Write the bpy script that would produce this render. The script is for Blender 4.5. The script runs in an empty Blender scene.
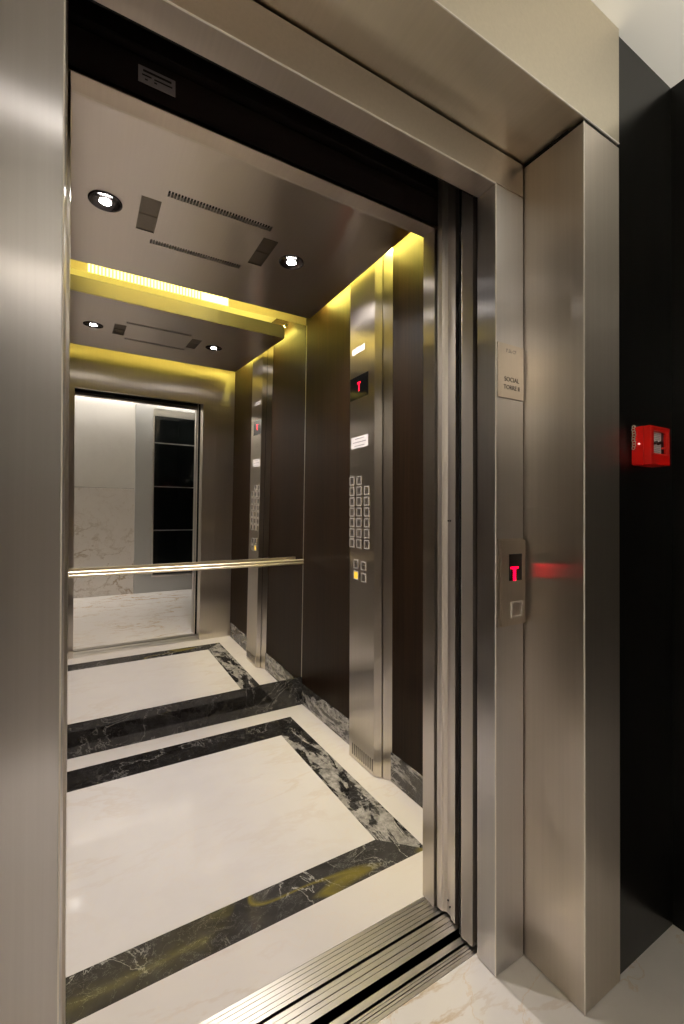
import bpy, bmesh, math, random
from mathutils import Vector, Matrix
random.seed(4)
sc = bpy.context.scene
COL = sc.collection
PI = math.pi

# ------------------------------------------------------------------ nodes
def new_mat(name):
    m = bpy.data.materials.new(name); m.use_nodes = True
    nt = m.node_tree; nt.nodes.clear()
    out = nt.nodes.new('ShaderNodeOutputMaterial')
    b = nt.nodes.new('ShaderNodeBsdfPrincipled')
    nt.links.new(b.outputs[0], out.inputs[0])
    return m, nt, b
def node(nt, t, **kw):
    n = nt.nodes.new(t)
    for k, v in kw.items(): setattr(n, k, v)
    return n
def coords(nt, scale=(1, 1, 1), rot=(0, 0, 0)):
    g = node(nt, 'ShaderNodeNewGeometry')
    mp = node(nt, 'ShaderNodeMapping')
    mp.inputs['Scale'].default_value = scale; mp.inputs['Rotation'].default_value = rot
    nt.links.new(g.outputs['Position'], mp.inputs[0])
    return mp.outputs[0]
def noise(nt, vec, scale, detail=4, rough=.5, dist=0.0):
    n = node(nt, 'ShaderNodeTexNoise')
    n.inputs['Scale'].default_value = scale; n.inputs['Detail'].default_value = detail
    n.inputs['Roughness'].default_value = rough; n.inputs['Distortion'].default_value = dist
    nt.links.new(vec, n.inputs['Vector'])
    return n.outputs['Fac']
def ramp(nt, fac, stops, interp='LINEAR'):
    r = node(nt, 'ShaderNodeValToRGB'); r.color_ramp.interpolation = interp
    e = r.color_ramp.elements
    while len(e) < len(stops): e.new(.5)
    for el, (p, c) in zip(e, stops):
        el.position = p; el.color = (c[0], c[1], c[2], 1) if len(c) == 3 else c
    nt.links.new(fac, r.inputs[0]); return r.outputs[0]
def mix(nt, fac, a, b, mode='MIX'):
    m = node(nt, 'ShaderNodeMix', data_type='RGBA', blend_type=mode)
    for s, v in ((m.inputs[0], fac), (m.inputs[6], a), (m.inputs[7], b)):
        if hasattr(v, 'is_output'): nt.links.new(v, s)
        else: s.default_value = v if isinstance(v, (int, float)) else (v[0], v[1], v[2], 1)
    return m.outputs[2]
def plain(name, col, rough=.5, metal=0., spec=.5, emit=None, es=0, coat=0):
    m, nt, b = new_mat(name)
    b.inputs['Base Color'].default_value = (*col, 1); b.inputs['Roughness'].default_value = rough
    b.inputs['Metallic'].default_value = metal; b.inputs['Specular IOR Level'].default_value = spec
    b.inputs['Coat Weight'].default_value = coat
    if emit: b.inputs['Emission Color'].default_value = (*emit, 1); b.inputs['Emission Strength'].default_value = es
    return m
def brushed(name, col, rough, aniso, grain='Z', var=.06, tang=None):
    """steel brushed along `grain`; reflections spread across the brushing"""
    m, nt, b = new_mat(name)
    sc_ = {'Z': (110, 110, 1.2), 'Y': (1.2, 110, 110), 'X': (110, 1.2, 110)}[grain]; var *= .5
    f = noise(nt, coords(nt, sc_), 1.0, 3, .6)
    c = ramp(nt, f, [(.3, [k * (1 - var) for k in col]), (.7, [k * (1 + var) for k in col])])
    nt.links.new(c, b.inputs['Base Color'])
    b.inputs['Metallic'].default_value = 1
    b.inputs['Roughness'].default_value = rough
    b.inputs['Anisotropic'].default_value = aniso
    if tang:
        v = node(nt, 'ShaderNodeCombineXYZ')
        for i in range(3): v.inputs[i].default_value = tang[i]
        nt.links.new(v.outputs[0], b.inputs['Tangent'])
    else:
        g = node(nt, 'ShaderNodeNewGeometry'); z = node(nt, 'ShaderNodeCombineXYZ'); z.inputs[2].default_value = 1; z.inputs[1].default_value = .01
        cr = node(nt, 'ShaderNodeVectorMath', operation='CROSS_PRODUCT')
        nt.links.new(g.outputs['True Normal'], cr.inputs[0]); nt.links.new(z.outputs[0], cr.inputs[1])
        nt.links.new(cr.outputs[0], b.inputs['Tangent'])
    return m
def marble_white(name, base=(.80, .75, .71), vein=(.42, .27, .13), amount=1.0, rough=.07, sc_=1.6, rot=.6):
    m, nt, b = new_mat(name)
    v = coords(nt, (1, 1, 1), (0, 0, rot))
    cloud = noise(nt, v, 2.2, 6, .6, .6)
    c1 = ramp(nt, cloud, [(.25, [k * .93 for k in base]), (.6, base), (.85, [min(1, k * 1.05) for k in base])])
    vv = coords(nt, (1.0, 2.6, 1.6), (.3, 0, rot))
    n1 = noise(nt, vv, sc_, 8, .62, .35)
    k = ramp(nt, n1, [(.478, (0, 0, 0)), (.498, (1, 1, 1)), (.502, (1, 1, 1)), (.53, (0, 0, 0))])
    patch = ramp(nt, noise(nt, v, 1.3, 3), [(.42, (0, 0, 0)), (.68, (1, 1, 1))])
    f = mix(nt, 1.0, k, patch, 'MULTIPLY')
    f = mix(nt, 1.0, f, (.8 * amount,) * 3, 'MULTIPLY')
    n2 = noise(nt, coords(nt, (1.3, 1.9, 1.4), (0, .4, rot + .8)), sc_ * 1.7, 8, .6, .5)
    k2 = ramp(nt, n2, [(.488, (0, 0, 0)), (.5, (.28 * amount,) * 3), (.512, (0, 0, 0))])
    c2 = mix(nt, k2, c1, [q * 1.3 for q in vein])
    c3 = mix(nt, f, c2, vein)
    nt.links.new(c3, b.inputs['Base Color'])
    b.inputs['Roughness'].default_value = rough
    return m
def marble_black(name, heavy=0.0, seed=0.0, cove_glint=False, fine=1.0, rough=.05, base=(.010, .009, .009)):
    m, nt, b = new_mat(name)
    v0 = coords(nt, (1, 1, 1), (.2, .3, .5 + seed))
    cloud = noise(nt, v0, 9, 8, .7, .3)
    c = ramp(nt, cloud, [(.35, base), (.62, [.02 + k for k in base]), (.8, [.06 + k for k in base])])
    n1 = noise(nt, coords(nt, (1.3, 1, 1.5), (0, .2, 1.0 + seed)), 4.2, 9, .62, .8)
    k1 = ramp(nt, n1, [(.488, (0, 0, 0)), (.5, (.85 * fine,) * 3), (.508, (0, 0, 0))])
    msk = ramp(nt, noise(nt, v0, 3.1, 2), [(.45, (0, 0, 0)), (.6, (1, 1, 1))])
    k1 = mix(nt, 1.0, k1, msk, 'MULTIPLY')
    c = mix(nt, k1, c, (.55, .53, .50))
    n2 = noise(nt, coords(nt, (2, 3, 2), (.4, 0, seed)), 7, 9, .7, .6)
    k2 = ramp(nt, n2, [(.493, (0, 0, 0)), (.5, (.3 * fine,) * 3), (.507, (0, 0, 0))])
    c = mix(nt, k2, c, (.45, .43, .42))
    if heavy:
        # the broad pale bands run along the strip (world Y) and wander a little
        n3 = noise(nt, coords(nt, (5.5, 1.6, 5.5), (0, 0, .06)), 1.5, 9, .68, .9)
        k3 = ramp(nt, n3, [(.5 - .035 * heavy, (0, 0, 0)), (.5, (.9, .9, .9)), (.5 + .07 * heavy, (.75, .75, .75)), (.5 + .085 * heavy, (0, 0, 0))])
        n4 = noise(nt, v0, 22, 8, .75)
        k4 = ramp(nt, n4, [(.36, (.25, .25, .25)), (.6, (1, 1, 1))])
        k3 = mix(nt, 1.0, k3, k4, 'MULTIPLY')
        c = mix(nt, k3, c, (.50, .47, .44))
    if cove_glint:  # thin yellow line paints the cove light's reflection into the border
        n5 = noise(nt, coords(nt, (.7, 2.6, 1)), 1.0, 2, .4, .1)
        k5 = ramp(nt, n5, [(.452, (0, 0, 0)), (.456, (.7, .7, .7)), (.460, (0, 0, 0))])
        c = mix(nt, k5, c, (.30, .24, .03))
    nt.links.new(c, b.inputs['Base Color']); b.inputs['Roughness'].default_value = rough
    b.inputs['Specular IOR Level'].default_value = .5 if not cove_glint else .22
    return m
def wood(name, a, b_, rough=.35, grain=(90, 90, 1.6), coat=.0, spec=.5):
    m, nt, b = new_mat(name)
    f = noise(nt, coords(nt, grain), 1.0, 5, .65, .4)
    f2 = noise(nt, coords(nt, (grain[0] * .12, grain[1] * .12, grain[2] * .3)), 1.0, 3)
    c = ramp(nt, f, [(.32, a), (.72, b_)])
    c = mix(nt, ramp(nt, f2, [(.35, (0, 0, 0)), (.7, (.45, .45, .45))]), c, [k * .5 for k in a])
    nt.links.new(c, b.inputs['Base Color']); b.inputs['Roughness'].default_value = rough
    b.inputs['Coat Weight'].default_value = coat; b.inputs['Specular IOR Level'].default_value = spec
    return m

STEEL = brushed('portal_steel', (.62, .56, .49), .28, 1.0)
STEEL_L = brushed('jamb_steel', (.60, .58, .575), .28, 1.0)
STEEL_H = brushed('header_steel', (.68, .62, .50), .285, .85, grain='X', tang=(1, 0, 0))
STEEL_B = brushed('lintel_steel', (.60, .53, .47), .285, .9, grain='X', tang=(1, 0, 0))
DOOR_EDGE = plain('door_edge_metal', (.78, .72, .67), .42, 1.0)
HILITE = plain('corner_bead_metal', (.95, .90, .82), .5, .4)  # bright tone paints the highlight along the portal's steel corners
STEEL_CAR = brushed('car_steel', (.64, .59, .53), .28, 1.0)
STEEL_CEIL = brushed('ceiling_steel', (.68, .62, .58), .28, .95, grain='X', tang=(0, 1, 0), var=.03)
STEEL_DOOR = brushed('door_steel', (.58, .53, .50), .28, .9)
KEYRIM = plain('key_rim_metal', (.62, .57, .52), .45, .35)
KEY = plain('key_face_metal', (.16, .135, .11), .45, .6)
BRIGHT = plain('polished_steel', (.78, .72, .64), .16, 1.0)
EDGE = plain('steel_edge', (.75, .72, .68), .3, 1.0)
RAIL = plain('satin_rail_metal', (.84, .73, .55), .36, 1.0)
ALU = brushed('sill_aluminium', (.72, .68, .63), .38, .7, grain='Y', tang=(0, 1, 0), var=.12)
BLACK = plain('black_gap', (.004, .004, .004), .6, 0, .2)
DARKMETAL = plain('dark_operator_metal', (.014, .010, .009), .45, 0, .4)
BROWNMETAL = plain('brown_operator_metal', (.030, .022, .019), .35, 0, .4)
MIRROR = plain('mirror_glass', (.90, .89, .87), .0, 1.0)
FLOORW = marble_white('cream_marble_hall', (.76, .72, .68), (.46, .29, .11), 1.3)
FLOORC = marble_white('cream_marble_car', (.74, .70, .68), (.60, .48, .38), .45, sc_=1.1, rot=.9)
FLOORR = marble_white('beige_marble_rim', (.74, .69, .65), (.60, .46, .34), .5, sc_=1.9, rot=.2)
WALLM = marble_white('veined_wall_marble', (.76, .71, .66), (.33, .23, .13), 1.0, rough=.12, sc_=1.9, rot=.4)
WALLU = marble_white('plain_wall_stone', (.74, .71, .66), (.55, .50, .44), .25, rough=.3, sc_=2.4, rot=1.2)
MB_H = marble_black('black_marble_bold_veins', 1.0, .3)
MB_L = marble_black('black_marble_fine_veins', 0.0, .0, cove_glint=True, base=(.034, .031, .029))
MB_B = marble_black('black_marble_skirting', 0.0, 1.7, fine=.45, rough=.03, base=(.008, .006, .005))
MB_S = marble_black('grey_marble_skirting', .8, .9, rough=.04, base=(.03, .026, .022))
WOOD = wood('dark_wenge_laminate', (.008, .0036, .0015), (.028, .0135, .0055), .45, spec=.12)
WALLD = wood('black_wood_panel', (.0022, .0020, .0016), (.0075, .0070, .0055), .30, (60, 60, 1.2), spec=.22)
PAINT = plain('white_ceiling_paint', (.82, .80, .75), .7)
GREYP = plain('grey_lacquer', (.46, .455, .44), .35)
GLASSD = plain('dark_window_glass', (.004, .005, .005), .03, 0, .7)
RED = plain('red_plastic', (.68, .005, .003), .32)
REDH = plain('bright_red_plastic', (.80, .03, .02), .3)
WHITE = plain('white_paper', (.70, .66, .65), .6)
GREYINK = plain('grey_ink', (.30, .27, .28), .7)
STICK = plain('grey_sticker', (.42, .38, .38), .5)
INK = plain('dark_ink', (.03, .025, .02), .5)
DISP = plain('black_display_glass', (.003, .003, .003), .08)
LEDR = plain('red_led', (.4, 0, .01), .4, emit=(1, .0, .02), es=3.2)
LEDY = plain('amber_lamp', (.4, .25, .02), .4, emit=(1, .62, .05), es=.6)
LEDW = plain('indicator_led', (.9, .5, .5), .4, emit=(1, .5, .45), es=.8)
CHAIN = plain('chain_metal', (.8, .8, .7), .3, .8)
RING = plain('downlight_trim', (.12, .11, .115), .25, 1.0)
LAMP = plain('downlight_lamp', (1, 1, 1), .4, emit=(1, .93, .88), es=60)
LAMPH = plain('hall_lamp', (1, 1, 1), .4, emit=(1, .95, .90), es=7)
LAMPU = plain('uplight_lamp', (1, 1, 1), .4, emit=(1, .95, .88), es=4)
REFL_RIB = plain('cove_diffuser', (.9, .8, .3), .5, emit=(1, .82, .30), es=2.2)  # glow that imitates the lamp reflected above the mirror
REFL_GROOVE = plain('cove_diffuser_groove', (.8, .7, .2), .5, emit=(1, .70, .10), es=.55)
TUBE = plain('yellow_fluorescent_tube', (1, .9, .2), .5, emit=(1, .85, .16), es=30)
TUBE_F = plain('dim_yellow_tube', (1, .9, .2), .5, emit=(1, .85, .16), es=11)
TUBE_S = plain('strong_yellow_tube', (1, .9, .2), .5, emit=(1, .85, .15), es=165)
GRILLE = brushed('grille_steel', (.26, .225, .19), .35, .5, grain='X', tang=(0, 1, 0))
SOCK = plain('lamp_housing', (.3, .3, .28), .5, .3)

# ------------------------------------------------------------------ mesh helpers
def obj(name, bm, mat, parent=None, bevel=0, smooth=False, seg=2):
    if bevel:
        bmesh.ops.bevel(bm, geom=[e for e in bm.edges], offset=bevel, segments=seg, affect='EDGES', clamp_overlap=True)
    bmesh.ops.recalc_face_normals(bm, faces=bm.faces)
    me = bpy.data.meshes.new(name); bm.to_mesh(me); bm.free()
    me.materials.append(mat)
    o = bpy.data.objects.new(name, me); COL.objects.link(o)
    if smooth:
        for p in me.polygons: p.use_smooth = True
    if parent: o.parent = parent; o.matrix_parent_inverse = parent_inv(parent)
    return o
def parent_inv(p):
    m = p.matrix_basis.copy()
    while p.parent:
        m = p.parent.matrix_basis @ p.matrix_parent_inverse @ m; p = p.parent
    return m.inverted()
def box(bm, x0, x1, y0, y1, z0, z1):
    vs = [bm.verts.new((x, y, z)) for x in (x0, x1) for y in (y0, y1) for z in (z0, z1)]
    for f in ((0, 1, 3, 2), (4, 6, 7, 5), (0, 4, 5, 1), (2, 3, 7, 6), (0, 2, 6, 4), (1, 5, 7, 3)):
        bm.faces.new([vs[i] for i in f])
def BX(*a):
    bm = bmesh.new()
    if isinstance(a[0], (tuple, list)):
        for b in a: box(bm, *b)
    else: box(bm, *a)
    return bm
def prism(pts, lo, hi, axis='Z', bm=None):
    """pts are 2-D in the plane across `axis`: Z->(x,y)  X->(y,z)  Y->(x,z)"""
    bm = bm or bmesh.new()
    def P(p, t): return {'Z': (p[0], p[1], t), 'X': (t, p[0], p[1]), 'Y': (p[0], t, p[1])}[axis]
    a = [bm.verts.new(P(p, lo)) for p in pts]; b = [bm.verts.new(P(p, hi)) for p in pts]
    bm.faces.new(a); bm.faces.new(b[::-1]); n = len(pts)
    for i in range(n): bm.faces.new((a[i], b[i], b[(i + 1) % n], a[(i + 1) % n]))
    return bm
def cyl(bm, p, r, h, axis='Z', n=24, r2=None):
    r2 = r if r2 is None else r2
    M = {'Z': Matrix(), 'X': Matrix.Rotation(PI / 2, 4, 'Y'), 'Y': Matrix.Rotation(-PI / 2, 4, 'X')}[axis]
    bmesh.ops.create_cone(bm, cap_ends=True, segments=n, radius1=r, radius2=r2, depth=h, matrix=Matrix.Translation(p) @ M)
def lathe(prof, c, n=40, bm=None):
    bm = bm or bmesh.new(); rings = []
    for r, z in prof:
        rings.append([bm.verts.new((c[0] + r * math.cos(2 * PI * i / n), c[1] + r * math.sin(2 * PI * i / n), c[2] + z)) for i in range(n)])
    for a, b in zip(rings, rings[1:]):
        for i in range(n): bm.faces.new((a[i], a[(i + 1) % n], b[(i + 1) % n], b[i]))
    return bm
def torus(bm, c, R, r, M=None, sx=1.0, n=18, m=8):
    g = []
    for i in range(n):
        a = 2 * PI * i / n; row = []
        for j in range(m):
            b = 2 * PI * j / m
            v = Vector(((R + r * math.cos(b)) * math.cos(a) * sx, (R + r * math.cos(b)) * math.sin(a), r * math.sin(b)))
            if M: v = M @ v
            row.append(bm.verts.new(v + Vector(c)))
        g.append(row)
    for i in range(n):
        for j in range(m):
            bm.faces.new((g[i][j], g[(i + 1) % n][j], g[(i + 1) % n][(j + 1) % m], g[i][(j + 1) % m]))
def empty(name, loc):
    o = bpy.data.objects.new(name, None); o.location = loc; o.empty_display_size = .05
    COL.objects.link(o); return o
def thing(name, label, cat, loc, group=None):
    return tag(empty(name, loc), label, cat, group)
def tag(o, label, cat, group=None):
    o['label'] = label; o['category'] = cat
    if group: o['group'] = group
    return o
def struct(name, bm=None, mat=None, loc=None, **kw):
    o = obj(name, bm, mat, **kw) if bm is not None else empty(name, loc)
    o['kind'] = 'structure'; return o
def copy_tree(o, parent=None):
    c = o.copy(); COL.objects.link(c)
    if parent: c.parent = parent; c.matrix_parent_inverse = o.matrix_parent_inverse.copy()
    for ch in o.children: copy_tree(ch, c)
    return c
def text(name, s, size, M, mat, parent, depth=.0004, spacing=1.0):
    cu = bpy.data.curves.new(name, 'FONT'); cu.body = s; cu.size = size; cu.extrude = depth
    cu.align_x = 'CENTER'; cu.align_y = 'CENTER'; cu.space_character = spacing
    t = bpy.data.objects.new(name + '_tmp', cu); COL.objects.link(t)
    bpy.context.view_layer.update()
    me = bpy.data.meshes.new_from_object(t.evaluated_get(bpy.context.evaluated_depsgraph_get()))
    bpy.data.objects.remove(t)
    me.transform(M); me.materials.clear(); me.materials.append(mat); me.name = name
    o = bpy.data.objects.new(name, me); COL.objects.link(o); o.parent = parent; o.matrix_parent_inverse = parent_inv(parent)
    return o

# ------------------------------------------------------------------ key dimensions (metres; x across the door, y into the car)
CX = .483                                  # middle of the doorway
XR, XL = .998, -.031                       # clear opening
Y0, Y1, Y2 = .669, .849, .918              # portal: outer face, inner face, end of the reveal
H1, H2, H3 = 2.310, 2.210, 2.225           # outer soffit, landing head, car head
XC, XD = 1.116, 1.283                      # outer column
W, WLFT = 1.2924, -.328                    # car side walls
D = 2.7267                                 # car rear
HC = 2.636                                 # hall ceiling
HX0, HX1, HY0 = -2.9, 1.604, -1.10         # hall
def mir(x): return 2 * CX - x

# ------------------------------------------------------------------ hall shell
struct('floor', BX(HX0, HX1 + .1, HY0 - .1, .925, -.12, 0), FLOORW)
struct('ceiling', BX(HX0 - .1, HX1 + .1, HY0 - .1, Y0 + .02, HC, HC + .1), PAINT)
struct('wall_right', BX(HX1, HX1 + .1, HY0 - .1, .80, 0, HC), WALLD)
struct('wall_left', BX(HX0 - .1, HX0, HY0 - .1, .80, 0, HC), WALLU)
struct('wall_entrance', BX(XD, HX1, .68, .80, 0, HC), WALLD)
struct('wall_entrance', BX(HX0, mir(XD), .68, .80, 0, HC), WALLD)
struct('wall_entrance', BX(mir(XD), XD, .72, .80, 2.36, HC), WALLD)
o = struct('wall_back', BX(HX0, .68, HY0 - .12, HY0, 0, 1.41), WALLM)
obj('upper_stone', BX(HX0, .68, HY0 - .12, HY0 - .002, 1.413, HC), WALLU, o)
struct('wall_back', BX(.68, HX1, HY0 - .12, HY0 - .004, 2.60, HC), PAINT)
# glazed window beside the stone wall
wn = struct('window_1', loc=(1.15, HY0, 0))
obj('window_frame', BX((.682, .895, HY0 - .10, HY0 + .02, 0.0, 2.60), (.895, HX1, HY0 - .10, HY0 + .01, 0.0, .21),
                       (.895, HX1, HY0 - .10, HY0 + .01, 2.50, 2.60), (1.57, HX1, HY0 - .10, HY0 + .01, .21, 2.50)), GREYP, wn)
obj('window_sash', BX((.895, .915, HY0 - .09, HY0 + .022, .21, 2.50), (.915, 1.57, HY0 - .09, HY0 + .022, .21, .235),
                      (.915, 1.57, HY0 - .09, HY0 - .02, 2.41, 2.50)), EDGE, wn)
obj('pane', BX(.915, 1.57, HY0 - .08, HY0 - .06, .235, 2.41), GLASSD, wn)
for z in (2.046, 1.448, .844):
    obj('glazing_bar', BX(.915, 1.57, HY0 - .058, HY0 - .045, z - .006, z + .006), EDGE, wn, bevel=.001)

# ------------------------------------------------------------------ portal
def portal_side(m, k):
    f = (lambda x: x) if not m else mir
    def P(pts): return [(f(x), y) for x, y in pts]
    t = struct('trim_%d' % k, loc=(f(1.15), .76, 0))
    # projecting outer column: closed sheet-steel box
    obj('outer_column', prism(P([(XC, Y0), (XD, Y0), (XD, .72), (XC + .03, .72), (XC + .03, Y1 + .04), (XC, Y1 + .04)]), 0.001, H1 - .007), STEEL, t, bevel=.0028)
    # inner jamb: face to the hall and reveal to the opening
    obj('inner_jamb', prism(P([(XR - .004, Y1), (XC - .003, Y1), (XC - .003, Y2), (XR - .004, Y2)]), 0.001, H2 if m else H2), STEEL_L if m else STEEL_L, t, bevel=.0028)
    e = .0022  # thin bright strips below paint highlights on the folded corners
    obj('corner_bead', prism(P([(XC - .0002, Y0 - .0002), (XC + e, Y0 - .0006), (XC + e, Y0 + .0004), (XC + .0006, Y0 + e), (XC - .0006, Y0 + e)]), .001, H1 - .008), HILITE, t)
    obj('corner_bead', prism(P([(XR - .0042, Y1 - .0002), (XR - .004 + e, Y1 - .0006), (XR - .004 + e, Y1 + .0004), (XR - .0034, Y1 + e), (XR - .0046, Y1 + e)]), .001, H2), HILITE, t)
    obj('shadow_gap', BX(*sorted((f(XC - .004), f(XC + .002))), Y1 + .008, Y2, 0, H1), BLACK, t)
    return t
portal_side(False, 1); portal_side(True, 2)
t = struct('trim_3', loc=(CX, Y0, H1))
obj('header_box', prism([(Y0, H1 + .003), (Y1 + .02, H1 + .003), (Y1 + .02, H1 + .05), (Y0 + .05, H1 + .05), (Y0 + .05, HC), (Y0, HC)], mir(XD), XD, 'X'), STEEL_H, t, bevel=.0015)
obj('header_shadow_gap', BX((XC + .006, XD - .006, Y0 + .006, .715, H1 - .009, H1 + .004), (mir(XD) + .006, mir(XC) - .006, Y0 + .006, .715, H1 - .009, H1 + .004), (XC + .001, XC + .02, .715, Y1, H1 - .009, H1 + .004), (mir(XC) - .02, mir(XC) - .001, .715, Y1, H1 - .009, H1 + .004)), BLACK, t)
obj('inner_lintel', BX(mir(XC) + .003, XC - .003, Y1, Y2, H2, H1 - .001), STEEL_B, t, bevel=.0028)
obj('corner_bead', prism([(Y0 - .0003, H1 + .0028), (Y0 - .0006, H1 + .003 + .002), (Y0 + .0004, H1 + .005), (Y0 + .002, H1 + .0036), (Y0 + .002, H1 + .0026)], mir(XD), XD, 'X'), HILITE, t)
obj('corner_bead', prism([(Y1 - .0003, H2 - .0002), (Y1 - .0006, H2 + .0022), (Y1 + .0004, H2 + .0022), (Y1 + .0022, H2 + .0006), (Y1 + .0022, H2 - .0004)], XL, XR - .004, 'X'), HILITE, t)
# hoistway behind the lintel (dark steel, seen looking up)
struct('trim_4', BX((mir(1.6), 1.6, Y2 + .002, .94, H2 + .02, 2.72), (mir(1.6), 1.6, .92, 1.19, 2.72, 2.76)), BLACK)
struct('trim_5', BX(XC - .002, 1.62, .90, .925, 0, 2.72), BLACK)
struct('trim_6', BX(mir(1.62), mir(XC - .002), .90, .925, 0, 2.72), BLACK)

# ------------------------------------------------------------------ sliding doors (four leaves, parked)
def door(k, m, land):
    f = (lambda x: x) if not m else mir
    def P(pts): return [(f(x), y) for x, y in pts]
    d = struct('door_%d' % k, loc=(f(1.2), .965 if land else 1.05, 0))
    zb, zt = .008, 2.42
    if land:
        obj('door_panel', prism(P([(1.006, .945), (1.51, .945), (1.51, .985), (1.006, .985)]), zb, zt), STEEL_DOOR, d)
        # rounded leading edge
        pts = [(1.012, .983), (.9995, .983), (.9945, .979)]
        for i in range(9):
            a = i / 8; pts.append((.9935 + .006 * a * a + .0012 * math.sin(a * PI), .976 - .038 * a))
        pts += [(1.012, .938)]
        obj('leading_edge', prism(P(pts), zb, zt), DOOR_EDGE, d)
        obj('rubber_seal', BX(*sorted((f(.9965), f(1.012))), .984, .990, zb, zt), BLACK, d)
    else:
        obj('door_panel', prism(P([(1.022, 1.030), (1.52, 1.030), (1.52, 1.075), (1.022, 1.075)]), zb, zt), STEEL_DOOR, d)
        obj('leading_edge', prism(P([(1.0035, 1.090), (1.0035, 1.073), (1.010, 1.069), (1.0165, 1.060), (1.0165, 1.045), (1.009, 1.038), (1.008, 1.018), (1.024, 1.018), (1.024, 1.090)]), zb, zt), DOOR_EDGE, d)
        obj('lip', BX(*sorted((f(1.002), f(1.006))), 1.0885, 1.0925, zb, zt), EDGE, d)
        for z, y in ((1.262, 1.056), (1.262, 1.047), (.05, 1.056), (.035, 1.047)):
            b = bmesh.new(); cyl(b, (f(1.0160), y, z), .0026, .004, 'X', 10)
            obj('screw', b, BLACK, d)
    obj('guide_shoe', BX(*sorted((f(1.06), f(1.12))), *((.958, .968) if land else (1.045, 1.058)), -.006, .010), BLACK, d)
for k, (m, l) in enumerate(((0, 1), (0, 0), (1, 1), (1, 0)), 1): door(k, m, l)

# ------------------------------------------------------------------ sills
def sill(name, y0, y1, cuts):
    """aluminium section running across the doorway; cuts = (y centre, width, depth)"""
    pts = [(y0, 0.0)]
    for c, w, dp in sorted(cuts):
        pts += [(c - w / 2, 0), (c - w / 2, -dp), (c + w / 2, -dp), (c + w / 2, 0)]
    pts += [(y1, 0), (y1, -.045), (y0, -.045)]
    return struct(name, prism(pts, mir(1.11), 1.11, 'X'), ALU)
s = sill('trim_7', 1.009, 1.150, [(1.026, .0013, .0015), (1.040, .0025, .003), (1.056, .0013, .0015), (1.0725, .009, .03), (1.088, .0013, .0015), (1.101, .0013, .0015), (1.114, .0013, .0015), (1.127, .0013, .0015), (1.139, .0013, .0015)])
obj('dirt_in_groove', BX(mir(1.11), 1.11, 1.0685, 1.0765, -.03, -.012), BLACK, s)  # black fill paints the shade inside the car door track
s = sill('trim_8', .926, .985, [(.9625, .008, .03), (.953, .0013, .0015), (.945, .0025, .003), (.937, .0013, .0015)])
obj('dirt_in_groove', BX(mir(1.11), 1.11, .959, .966, -.03, -.012), BLACK, s)  # shade of the landing door track, put in as black fill
struct('trim_9', BX(mir(1.11), 1.11, .986, 1.008, -.12, -.03), DARKMETAL)

# ------------------------------------------------------------------ car: floor
B0, B1 = 1.147, 1.006; L0, L1 = -.232, -.091; N0, N1 = 1.310, 1.448; F0, F1 = 2.597, 2.405
fl = struct('floor', BX((WLFT, W, 1.151, N0 - .0006, -.05, 0), (WLFT, W, F0 + .0006, D + .02, -.05, 0),
                        (WLFT, L0 - .0006, N0 - .0006, F0 + .0006, -.05, 0), (B0 + .0006, W, N0 - .0006, F0 + .0006, -.05, 0)), FLOORR)
obj('centre_slab', BX(L1 + .0005, B1 - .0005, N1 + .0005, F1 - .0005, -.05, 0), FLOORC, fl)
for pts, m in (([(B0, N0), (B0, F0), (B1, F1), (B1, N1)], MB_H), ([(L0, N0), (L1, N1), (L1, F1), (L0, F0)], MB_L),
               ([(L0, N0), (B0, N0), (B1, N1), (L1, N1)], MB_L), ([(L0, F0), (L1, F1), (B1, F1), (B0, F0)], MB_B)):
    obj('inlaid_border', prism(pts, -.05, .0), m, fl)

# ------------------------------------------------------------------ car: walls
ZT = 2.76
struct('wall_right', BX((W, W + .03, 1.15, 1.905, .13, ZT), (W, W + .03, 1.907, 2.80, .13, ZT)), WOOD)
struct('wall_left', BX(WLFT - .03, WLFT, 1.15, 2.80, 0, ZT), WOOD)
struct('wall_back', BX(WLFT, W, 2.765, 2.80, 0, ZT), STEEL_CAR)
struct('ceiling', BX(WLFT, W, 1.155, 2.80, ZT, ZT + .03), PAINT)
struct('baseboard_right', BX((W - .004, W + .03, 1.19, 2.78, 0, .138)), MB_S, bevel=.001)
struct('baseboard_left', BX((WLFT - .03, WLFT + .004, 1.19, 2.78, 0, .138)), MB_S)
struct('baseboard_back', BX(WLFT, W - .004, D, 2.762, 0, .178), MB_B, bevel=.001)
# front return panels beside the doorway and transom above it
for i, f in ((10, lambda x: x), (11, lambda x: mir(x) + .0065)):
    e = W if i == 10 else mir(WLFT) + .0065
    struct('wall_front', prism([(f(XR), 1.103), (f(1.03), 1.103), (f(1.03), 1.145), (f(e), 1.145), (f(e), 1.158), (f(1.1265), 1.158), (f(1.1265), 1.156), (f(1.1235), 1.156), (f(1.1235), 1.158), (f(XR), 1.158)][::1 if i == 10 else -1], 0, H3), STEEL_CAR)
tr = struct('wall_front', BX(WLFT, W, 1.151, 1.158, H3 + .001, ZT), STEEL_CAR)
obj('head_lip', BX(mir(1.03), 1.03, 1.103, 1.152, H3 + .0005, H3 + .012), STEEL_B, tr, bevel=.001)
struct('trim_12', BX((mir(1.6), 1.6, 1.112, 1.150, H3 + .014, 2.335), (mir(1.6), 1.6, 1.128, 1.150, 2.335, 2.72)), BROWNMETAL, bevel=.002)
struct('trim_13', BX((mir(1.6), 1.6, 1.100, 1.127, 2.348, 2.372), (mir(1.6), 1.6, 1.116, 1.127, 2.372, 2.715)), DARKMETAL, bevel=.002)
struct('trim_14', BX(mir(.9), XR + .5, .955, .985, 2.44, 2.60), DARKMETAL)
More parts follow.
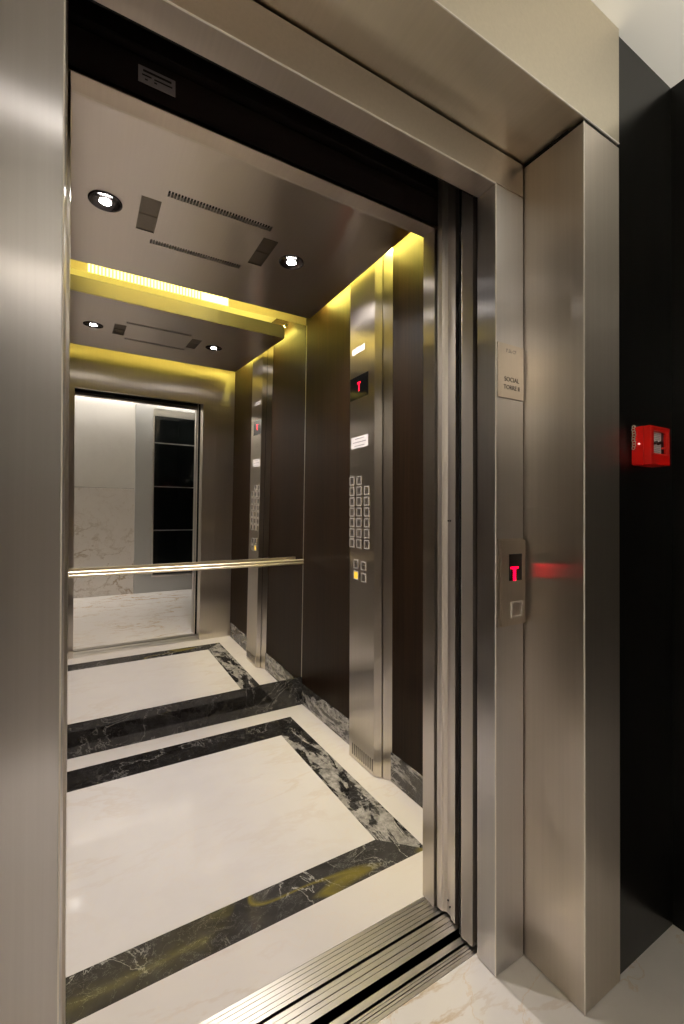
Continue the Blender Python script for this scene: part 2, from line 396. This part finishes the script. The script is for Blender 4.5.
struct('trim_15', BX(mir(.9), XR + .5, 1.03, 1.08, 2.44, 2.60), DARKMETAL)
# steel strip above the mirror
struct('trim_16', BX(WLFT, W, 2.683, 2.765, 2.548, ZT), STEEL_CAR, bevel=.001)

# mirror: one tall pane leaning a little forward
def my(x, z): return 2.72 + .010 * (x - 1.3) - .028 * (z - .9)
bm = bmesh.new(); vs = []
for dy in (0, .006):
    for x in (WLFT + .002, W - .002):
        for z in (.181, 2.545): vs.append(bm.verts.new((x, my(x, z) + dy, z)))
for f in ((0, 1, 3, 2), (4, 6, 7, 5), (0, 4, 5, 1), (2, 3, 7, 6), (0, 2, 6, 4), (1, 5, 7, 3)): bm.faces.new([vs[i] for i in f])
mr_ = tag(obj('wall_mirror', bm, MIRROR), 'full-width mirror on the back of the lift car, above the dark marble skirting', 'mirror')
obj('edge_trim', prism([(my(W, .181) - .0025, .181), (my(W, .181) + .004, .181), (my(W, 2.545) + .004, 2.545), (my(W, 2.545) - .0025, 2.545)], W - .0035, W - .0005, 'X'), EDGE, mr_)

# handrail: double-rounded bar on stand-off brackets
ry, rz = 2.655, .972
hr = thing('handrail', 'long satin metal handrail crossing the mirror at the back of the lift', 'handrail', (CX, ry, rz))
pts = []
for cz in (.0085, -.0085):
    for i in range(9):
        a = PI / 2 - PI * i / 8
        pts.append((ry - .004 - .0085 * math.cos(a), rz + cz + .0085 * math.sin(a)))
pts += [(ry + .006, rz - .017), (ry + .006, rz + .017)]
obj('rail_bar', prism(pts, -.28, 1.260, 'X'), RAIL, hr)
for x in (1.19, .48, -.22):
    b = bmesh.new(); cyl(b, (x, ry + .005 + (my(x, rz) - ry - .006) / 2, rz), .008, my(x, rz) - ry - .006, 'Y', 16)
    cyl(b, (x, my(x, rz) - .0025, rz), .017, .004, 'Y', 24)
    obj('bracket', b, RAIL, hr)

# ------------------------------------------------------------------ car: dropped ceiling with grilles
ZC = 2.500; P0x, P1x, P0y, P1y = WLFT + .075, 1.216, 1.405, 2.478
slots = [(.272, .692, 1.765, 1.800), (.252, .664, 2.117, 2.151)]
spk = [(.190, .262, 1.844, 2.068), (.684, .752, 1.852, 2.076)]
holes = slots + spk
xs = sorted({P0x, P1x, *[h[0] for h in holes], *[h[1] for h in holes]}); ys = sorted({P0y, P1y, *[h[2] for h in holes], *[h[3] for h in holes]})
bm = bmesh.new()
for xa, xb in zip(xs, xs[1:]):
    for ya, yb in zip(ys, ys[1:]):
        cx_, cy_ = (xa + xb) / 2, (ya + yb) / 2
        if any(h[0] < cx_ < h[1] and h[2] < cy_ < h[3] for h in holes): continue
        vv = [bm.verts.new(p) for p in ((xa, ya, ZC), (xb, ya, ZC), (xb, yb, ZC), (xa, yb, ZC))]; bm.faces.new(vv)
bmesh.ops.remove_doubles(bm, verts=bm.verts, dist=1e-5)
r = bmesh.ops.extrude_face_region(bm, geom=bm.faces[:])
for v in r['geom']:
    if isinstance(v, bmesh.types.BMVert): v.co.z += .022
cp = struct('ceiling', bm, STEEL_CEIL)
obj('rear_upstand', BX(P0x, P1x, P1y + .0005, P1y + .003, ZC + .001, ZC + .085), SOCK, cp)  # upstand added to screen the rear tube from the mirror
obj('stiffening_frame', BX((P0x + .02, P1x - .02, P0y + .02, P0y + .03, ZC + .022, ZC + .06), (P0x + .02, P1x - .02, P1y - .03, P1y - .02, ZC + .022, ZC + .06)), SOCK, cp)
for i, (a, b, c, d) in enumerate(slots):
    v = thing('slotted_vent', ['long slotted air vent in the lift ceiling, the one nearer the door', 'long slotted air vent in the lift ceiling, the one nearer the mirror'][i], 'vent', ((a + b) / 2, (c + d) / 2, ZC), 'slotted ceiling vents')
    obj('backing', BX(a, b, c, d, ZC + .014, ZC + .02), BLACK, v)
    n = 36; p = (b - a) / n
    obj('slat_row', BX(*[(a + k * p, a + k * p + p * .36, c, d, ZC + .0002, ZC + .0014) for k in range(n + 1) if a + k * p + p * .36 <= b + .001]), STEEL_CEIL, v)
for i, (a, b, c, d) in enumerate(spk):
    v = thing('speaker_grille', ['rectangular louvred grille in the lift ceiling beside the left downlight', 'dark louvred grille in the lift ceiling beside the right downlight'][i], 'grille', ((a + b) / 2, (c + d) / 2, ZC), 'louvred ceiling grilles')
    obj('backing', BX(a, b, c, d, ZC + .010, ZC + .016), BLACK, v)
    n = 15; p = (b - a - .004) / n
    obj('louvre', BX(*[(a + .002 + k * p, a + .002 + k * p + p * .72, c + .002, d - .002, ZC + .0015, ZC + .006) for k in range(n)]), GRILLE, v)
    obj('frame', BX((a, b, c, c + .003, ZC - .001, ZC + .008), (a, b, d - .003, d, ZC - .001, ZC + .008), (a, a + .002, c + .003, d - .003, ZC - .001, ZC + .008), (b - .002, b, c + .003, d - .003, ZC - .001, ZC + .008), (a + .002, b - .002, (c + d) / 2 - .0015, (c + d) / 2 + .0015, ZC - .0005, ZC + .006)), GRILLE, v)
for i, (x, y) in enumerate(((.072, 1.952), (.866, 1.966))):
    v = thing('downlight', ['round recessed downlight in the lift ceiling, the left one', 'round recessed downlight in the lift ceiling, the right one near the control column'][i], 'downlight', (x, y, ZC), 'lift ceiling downlights')
    obj('trim_ring', lathe([(.060, 0), (.060, -.003), (.054, -.005), (.050, -.002), (.031, -.0005), (.028, -.0002)], (x, y, ZC), 48), RING, v, smooth=True)
    obj('reflector', lathe([(.031, -.0006), (.026, -.0012), (.022, -.0012)], (x, y, ZC), 40), RING, v, smooth=True)
    b = bmesh.new(); cyl(b, (x, y, ZC - .0016), .021, .0022, 'Z', 32); obj('lamp', b, LAMP, v)
    li = bpy.data.lights.new('downlight_beam', 'SPOT'); li.energy = 52; li.spot_size = 2.3; li.spot_blend = .8; li.shadow_soft_size = .022; li.color = (1, .93, .90)
    lo = bpy.data.objects.new('downlight_beam', li); lo.location = (x, y, ZC - .012); COL.objects.link(lo); lo.parent = v; lo.matrix_parent_inverse = parent_inv(v)
# cove lighting over the dropped ceiling
tubes = [((-.15, 1.10), 1.30, 'X'), ((-.15, 1.10), 2.36, 'X'), ((1.35, 2.45), 1.235, 'Y'), ((1.35, 2.45), WLFT + .06, 'Y')]
for i, (rg, at, ax) in enumerate(tubes):
    L = rg[1] - rg[0]; mid = sum(rg) / 2; zt = 2.68 if i == 0 else 2.60
    c = (mid, at, zt) if ax == 'X' else (at, mid, zt)
    v = thing('cove_tube', ['yellow fluorescent tube hidden above the lift ceiling, door side', 'yellow fluorescent tube hidden above the lift ceiling, mirror side', 'yellow fluorescent tube hidden above the lift ceiling, control column side', 'yellow fluorescent tube hidden above the lift ceiling, left side'][i], 'light tube', c, 'cove tubes above the lift ceiling')
    b = bmesh.new(); cyl(b, c, .008, L, ax, 16); obj('glass_tube', b, (TUBE_F, TUBE, TUBE_S, TUBE_F)[i], v)
    for s_ in (-1, 1):
        b = bmesh.new()
        q = (mid + s_ * (L / 2 + .01), at, zt) if ax == 'X' else (at, mid + s_ * (L / 2 + .01), zt)
        cyl(b, q, .012, .02, ax, 16)
        obj('end_cap', b, SOCK, v)
# glowing ribbed panel, stands in for a lamp reflected in the steel strip
v = thing('ribbed_cove_light', 'glowing yellow ribbed light panel above the mirror under the ceiling edge', 'light', (.38, 2.672, 2.6))
xa, xb = .02, .60
obj('diffuser', BX(xa, xb, 2.674, 2.682, 2.55, 2.70), REFL_GROOVE, v)
n = 34; p = (xb - xa) / n
obj('rib', BX(*[(xa + k * p, xa + k * p + p * .55, 2.667, 2.675, 2.55, 2.70) for k in range(n)]), REFL_RIB, v)
obj('plain_section', BX(xb + .003, .76, 2.670, 2.682, 2.55, 2.70), REFL_RIB, v)

# ------------------------------------------------------------------ operating panel
cp = thing('control_column', 'tall brushed steel control column with floor buttons on the dark wood wall', 'control panel', (W, 1.91, 0))
XF = 1.237
ztop = 2.66
obj('cover', prism([(1.262, 1.766), (XF, 1.796), (XF, 2.027), (1.262, 2.058)], .002, ztop), STEEL_CAR, cp, bevel=.0008)
obj('seam_core', BX(1.262, 1.267, 1.772, 2.052, .002, ztop), BLACK, cp)
obj('back_box', prism([(W, 1.722), (1.2665, 1.7605), (1.2665, 2.062), (W, 2.100)], .002, ztop), STEEL_CAR, cp, bevel=.0008)
gr = obj('kick_grille', BX(*[(XF - .0012, XF + .001, 1.806 + k * .0185, 1.806 + k * .0185 + .0065, .022, .080) for k in range(11)]), INK, cp)
# looking along +X the reader's left is +Y
def RX(y, z, x=XF): return Matrix(((0, 0, -1, x), (-1, 0, 0, y), (0, 1, 0, z), (0, 0, 0, 1)))
dp = obj('floor_display', BX(XF - .0015, XF, 1.852, 2.024, 1.885, 2.003), DISP, cp, bevel=.0004)
bm = BX((XF - .0022, XF - .0014, 1.936 - .0150, 1.936 + .0150, 1.9630, 1.9695), (XF - .0022, XF - .0014, 1.936 - .0042, 1.936 + .0042, 1.923, 1.9630))
obj('floor_letter', bm, LEDR, dp)
ph = obj('notice', BX(XF - .0008, XF, 1.852, 2.012, 1.628, 1.688), WHITE, cp)
bars = [(1.885, 1.975, 1.675, 1.679), (1.872, 1.995, 1.656, 1.661), (1.885, 1.98, 1.638, 1.642)]
obj('printed_line', BX(*[(XF - .0011, XF - .0007, a, b, c, d) for a, b, c, d in bars]), GREYINK, ph)
ph = obj('small_label', BX(XF - .0008, XF, 1.884, 2.005, 2.124, 2.154), WHITE, cp)
obj('printed_line', BX((XF - .0011, XF - .0007, 1.905, 1.985, 2.137, 2.141)), GREYINK, ph)
for zc in (1.815, 2.235):
    b = bmesh.new()
    for rr, nn in ((0, 1), (.012, 6), (.024, 12), (.036, 18)):
        for k in range(nn):
            a = 2 * PI * k / nn
            box(b, XF - .0006, XF + .0005, 1.936 + rr * math.cos(a) - .0011, 1.936 + rr * math.cos(a) + .0011, zc + rr * math.sin(a) - .0011, zc + rr * math.sin(a) + .0011)
    obj('speaker_holes', b, GRILLE, cp)
def ring_bm(x, y, z, s, w, t):
    return BX((x - t, x, y - s, y + s, z + s - w, z + s), (x - t, x, y - s, y + s, z - s, z - s + w),
              (x - t, x, y - s, y - s + w, z - s + w, z + s - w), (x - t, x, y + s - w, y + s, z - s + w, z + s - w))
floors = {}
cols = (2.001, 1.932, 1.861)
nums = iter(['20', '21', '17', '18', '19', '14', '15', '16', '11', '12', '13', '8', '9', '10', '5', '6', '7', '2', '3', '4'])
spots = [(cols[c], 1.459 - r_ * .0546, None) for r_ in range(7) for c in range(3) if not (r_ == 0 and c == 2)]
extra = [(1.960, 1.024, 'bell'), (1.889, 1.020, 'open'), (1.960, .966, 'lamp'), (1.889, .961, 'close')]
for y, z, k in spots + extra:
    s = .0225
    bt = obj('button', BX(XF - .0025, XF, y - s + .004, y + s - .004, z - s + .004, z + s - .004), LEDY if k == 'lamp' else KEY, cp, bevel=.0006)
    if k == 'lamp': bt['label'] = 'amber lit button'
    obj('button_frame', ring_bm(XF, y, z, s, .0048, .0036), KEYRIM, bt)
    # the worn dark engraving on each key
    if k != 'lamp':
        b = bmesh.new(); X0_ = XF - .0029
        sh = (0, .0035) if k is None else (0,)
        if k == 'bell': cyl(b, (X0_, y, z + .002), .005, .0008, 'X', 12); box(b, X0_ - .0004, X0_ + .0004, y - .006, y + .006, z - .006, z - .003)
        elif k in ('open', 'close'):
            for q in (-1, 1):
                d_ = .007 if k == 'open' else .001
                e_ = .001 if k == 'open' else .007
                prism([(y + q * d_, z), (y + q * e_, z + .005), (y + q * e_, z - .005)], X0_ - .0004, X0_ + .0004, 'X', b)
        else:
            for u in ((.0045, -.0045) if random.random() < .6 else (0,)):
                box(b, X0_ - .0004, X0_ + .0004, y + u - .003, y + u + .003, z + .005, z + .008)
                box(b, X0_ - .0004, X0_ + .0004, y + u - .003, y + u - .0008, z - .008, z + .005)
                box(b, X0_ - .0004, X0_ + .0004, y + u - .003, y + u + .003, z - .002, z + .001)
        obj('engraving', b, INK, bt)

# ------------------------------------------------------------------ landing fittings on the jamb
TX = lambda x, z, y: Matrix(((1, 0, 0, x), (0, 0, -1, y), (0, 1, 0, z), (0, 0, 0, 1)))
YJ = Y1
sp = thing('floor_sign', 'steel sign plate reading SOCIAL TORRE II on the door jamb', 'sign', (1.055, YJ, 1.61))
obj('plate', BX(.9985, 1.1075, YJ - .004, YJ, 1.612, 1.766), STEEL, sp, bevel=.0006)
text('first_line', 'SOCIAL', .0185, TX(1.056, 1.6655, YJ - .0042), INK, sp)
text('second_line', 'TORRE II', .0175, TX(1.056, 1.6430, YJ - .0042), INK, sp)
b = bmesh.new(); x = 1.034
for pat in ((0, 1, 2, 4), (1, 3, 4, 5), (0, 2, 4, 5), (1, 2, 5), (0, 1, 3, 4)):
    for k in pat:
        cyl(b, (x + (k % 2) * .0034, YJ - .0045, 1.7505 - (k // 2) * .0036), .0011, .001, 'Y', 8)
    x += .0086
obj('braille_dots', b, GREYINK, sp)
cl = thing('call_panel', 'steel lift call panel with a red letter display and one button', 'call panel', (1.0505, YJ, .97))
obj('base_plate', BX(0.9955, 1.1035, YJ - .006, YJ, .968, 1.214), STEEL, cl, bevel=.0008)
obj('face_plate', BX(1.0025, 1.1030, YJ - .014, YJ - .006, .971, 1.210), STEEL, cl, bevel=.001)
dp = obj('display', BX(1.0315, 1.0855, YJ - .0152, YJ - .014, 1.096, 1.171), DISP, cl, bevel=.0003)
bm = bmesh.new()
def putT(b, u, w): cyl(b, (1.0530 + u, YJ - .0158, 1.113 + w), .0031, .0008, 'Y', 10)
for c in range(6): putT(bm, (c - 2.5) * .0056, .0195)
for r_ in range(6):
    for q in (-.5, .5): putT(bm, q * .0056, .0140 - r_ * .0056)
obj('floor_letter', bm, LEDR, dp)
bt = obj('button', BX(1.0415, 1.0795, YJ - .0165, YJ - .014, .9975, 1.0325), STEEL_DOOR, cl, bevel=.0006)
x0, x1, z0, z1, w = 1.0370, 1.0840, .993, 1.037, .005
obj('button_frame', BX((x0, x1, YJ - .018, YJ - .014, z1 - w, z1), (x0, x1, YJ - .018, YJ - .014, z0, z0 + w), (x0, x0 + w, YJ - .018, YJ - .014, z0 + w, z1 - w), (x1 - w, x1, YJ - .018, YJ - .014, z0 + w, z1 - w)), KEYRIM, bt)
# small registration sticker on the door operator
st = obj('equipment_sticker', prism([(.106, 2.277), (.187, 2.277), (.187, 2.315), (.106, 2.315)], 1.1105, 1.112, 'Y'), STICK)
st.parent = None
tag(st, 'small grey label stuck on the dark beam above the doorway', 'sticker')
obj('printed_line', BX((.116, .178, 1.1098, 1.1106, 2.303, 2.308), (.114, .134, 1.1098, 1.1106, 2.294, 2.297), (.140, .180, 1.1098, 1.1106, 2.293, 2.296), (.120, .126, 1.1098, 1.1106, 2.285, 2.288), (.140, .146, 1.1098, 1.1106, 2.286, 2.289)), INK, st)

# ------------------------------------------------------------------ fire alarm call point
fa = thing('fire_alarm_box', 'red break-glass fire alarm box on the black wall', 'fire alarm', (1.42, .69, 1.48))
ax0, ax1, az0, az1, ayf, ayb = 1.362, 1.476, 1.424, 1.534, .630, .679
obj('case', BX(ax0, ax1, ayf + .014, ayb, az0, az1), RED, fa, bevel=.003)
wx0, wx1, wz0, wz1 = 1.383, 1.462, 1.456, 1.520
obj('front_cover', BX((ax0 + .001, wx0, ayf, ayf + .0145, az0 + .001, az1 - .001), (wx1, ax1 - .001, ayf, ayf + .0145, az0 + .001, az1 - .001),
                      (wx0, wx1, ayf, ayf + .0145, az0 + .001, wz0), (wx0, wx1, ayf, ayf + .0145, wz1, az1 - .001)), RED, fa)
obj('window_rim', BX((ax0 + .003, ax0 + .007, ayf - .001, ayf, az0 + .004, az1 - .004), (wx1 - .003, wx1 + .002, ayf - .002, ayf + .004, wz0 - .003, wz1), (wx0, wx1, ayf - .002, ayf + .004, wz0 - .003, wz0)), REDH, fa)
nt_ = obj('instruction_card', BX(wx0 + .001, 1.444, ayf + .009, ayf + .0105, wz0 + .001, wz1 - .001), WHITE, fa)
rows = [(1.387, 1.438, z, z + .0012) for z in (1.513, 1.508, 1.503, 1.498, 1.478, 1.473, 1.468, 1.462)]
obj('printed_line', BX(*[(a, b, ayf + .0085, ayf + .0092, c, d) for a, b, c, d in rows]), GREYINK, nt_)
b = bmesh.new()
for k in range(8): cyl(b, (1.388 + k * .0072, ayf + .0075, 1.4885 + .0022 * math.sin(k * 2.1)), .0045, .0022, 'Y', 10)
obj('breaker_bar', b, INK, fa)
obj('window_recess', BX(1.445, wx1, ayf + .010, ayf + .0138, wz0, wz1), plain('dark_red_recess', (.06, .002, .004), .5), fa)
b = bmesh.new(); cyl(b, (1.449, ayf + .006, 1.4745), .003, .007, 'Y', 10); obj('pull_pin', b, REDH, fa)
b = bmesh.new(); cyl(b, (ax0 - .0012, .6575, 1.4835), .0028, .003, 'X', 12); obj('indicator_lamp', b, LEDW, fa)
b = bmesh.new()
for k in range(9):
    M = Matrix.Rotation(PI / 2 if k % 2 else 0, 3, 'Z') @ Matrix.Rotation(PI / 2, 3, 'Y') if True else None
    torus(b, (ax0 - .0045, .6700 + .0012 * math.sin(k * 1.7), 1.533 - k * .0075), .0042, .0011, M=Matrix.Rotation(PI / 2 * .55 * (k % 2), 3, 'Z') @ Matrix.Rotation(PI / 2, 3, 'Y'), n=14, m=6)
box(b, ax0 - .004, ax0 + .001, .667, .670, 1.5335, 1.5365)
obj('hammer_chain', b, CHAIN, fa)

# ------------------------------------------------------------------ hall lighting (outside the frame, in the hall ceiling, with added fill uplights on the walls)
for i, (x, y) in enumerate(((0.02, -.09), (-1.35, -.09))):
    v = thing('hall_downlight', ['round white downlight in the hall ceiling in front of the lift', 'round white downlight in the hall ceiling further along the hall'][i], 'downlight', (x, y, HC), 'hall ceiling downlights')
    obj('trim_ring', lathe([(.058, 0), (.058, -.004), (.050, -.006), (.043, -.001)], (x, y, HC), 40), PAINT, v, smooth=True)
    b = bmesh.new(); cyl(b, (x, y, HC - .002), .042, .003, 'Z', 32); obj('lamp', b, LAMPH, v)
    li = bpy.data.lights.new('hall_beam', 'SPOT'); li.energy = .9; li.spot_size = 2.7; li.spot_blend = .6; li.shadow_soft_size = .04; li.color = (1, .93, .84)
    lo = bpy.data.objects.new('hall_beam', li); lo.location = (x, y, HC - .012); COL.objects.link(lo); lo.parent = v; lo.matrix_parent_inverse = parent_inv(v)
v = thing('linear_wall_washer', 'slim linear light in the hall ceiling washing the stone wall', 'light', (-.6, HY0 + .06, HC))
obj('housing', BX((-2.7, 1.5, HY0 + .004, HY0 + .010, HC - .012, HC), (-2.7, 1.5, HY0 + .056, HY0 + .064, HC - .075, HC)), PAINT, v)  # deep front lip added to hide the washer's glow from the car
obj('diffuser', BX(-2.7, 1.5, HY0 + .012, HY0 + .052, HC - .006, HC - .001), plain('washer_diffuser', (1, 1, 1), .5, emit=(1, .96, .92), es=75), v)

for i, (x, y, z, dx) in enumerate(((HX1 - .06, -.35, 1.55, 1), (HX0 + .06, -.3, 2.0, -1), (-1.2, HY0 + .06, 2.0, 0))):  # unseen uplights, added to brighten the hall ceiling and walls
    v = thing('wall_uplight', ['small cup-shaped uplight on the black wall right of the lift', 'small cup-shaped uplight on the far left wall of the hall', 'small cup-shaped uplight on the stone wall facing the lift'][i], 'wall light', (x, y, z), 'cup uplights on the hall walls')
    obj('cup', lathe([(.0, -.05), (.03, -.05), (.045, .03), (.041, .03), (.027, -.04), (0, -.04)], (x, y, z), 32), SOCK, v, smooth=True)
    b = bmesh.new()
    if dx: box(b, *sorted((x + dx * .03, x + dx * .059)), y - .02, y + .02, z - .045, z + .0)
    else: box(b, x - .02, x + .02, y - .059, y - .03, z - .045, z)
    obj('bracket', b, SOCK, v)
    b = bmesh.new(); cyl(b, (x, y, z - .02), .024, .01, 'Z', 20); obj('lamp', b, LAMPU, v)
    li = bpy.data.lights.new('uplight_beam', 'SPOT'); li.energy = (66, 90, 130)[i]; li.spot_size = 2.6; li.spot_blend = .7; li.shadow_soft_size = .04; li.color = (1, .95, .84)
    lo = bpy.data.objects.new('uplight_beam', li); lo.location = (x, y, z + .0); lo.rotation_euler = (PI, 0, 0); COL.objects.link(lo); lo.parent = v; lo.matrix_parent_inverse = parent_inv(v)

# ------------------------------------------------------------------ world, camera, view
w = bpy.data.worlds.new('world'); sc.world = w; w.use_nodes = True
w.node_tree.nodes['Background'].inputs[0].default_value = (.02, .02, .02, 1)
w.node_tree.nodes['Background'].inputs[1].default_value = .2
ya, pi_, ro = map(math.radians, (30.384, .378, .143))
fwd = Vector((math.sin(ya) * math.cos(pi_), math.cos(ya) * math.cos(pi_), math.sin(pi_)))
r_ = Vector((math.cos(ya), -math.sin(ya), 0)); u_ = r_.cross(fwd)
r2 = r_ * math.cos(ro) + u_ * math.sin(ro); u2 = -r_ * math.sin(ro) + u_ * math.cos(ro)
cam = bpy.data.cameras.new('camera'); co = bpy.data.objects.new('camera', cam); COL.objects.link(co)
M = Matrix((r2, u2, -fwd)).transposed().to_4x4(); M.translation = (0, 0, 1.28); co.matrix_world = M
cam.sensor_fit = 'HORIZONTAL'; cam.sensor_width = 36; cam.lens = 443.46 / 684 * 36; cam.clip_start = .02
sc.camera = co
sc.view_settings.view_transform = 'Standard'; sc.view_settings.look = 'None'
sc.view_settings.exposure = 0.55; sc.view_settings.gamma = 1; sc.view_settings.use_curve_mapping = False
cy = sc.cycles
cy.use_adaptive_sampling = False; cy.use_denoising = True; cy.denoising_prefilter = 'ACCURATE'; cy.denoising_quality = 'HIGH'; cy.denoiser = 'OPENIMAGEDENOISE'
cy.max_bounces = 14; cy.glossy_bounces = 10; cy.diffuse_bounces = 5; cy.sample_clamp_indirect = 2.5; cy.caustics_reflective = True; cy.blur_glossy = .5
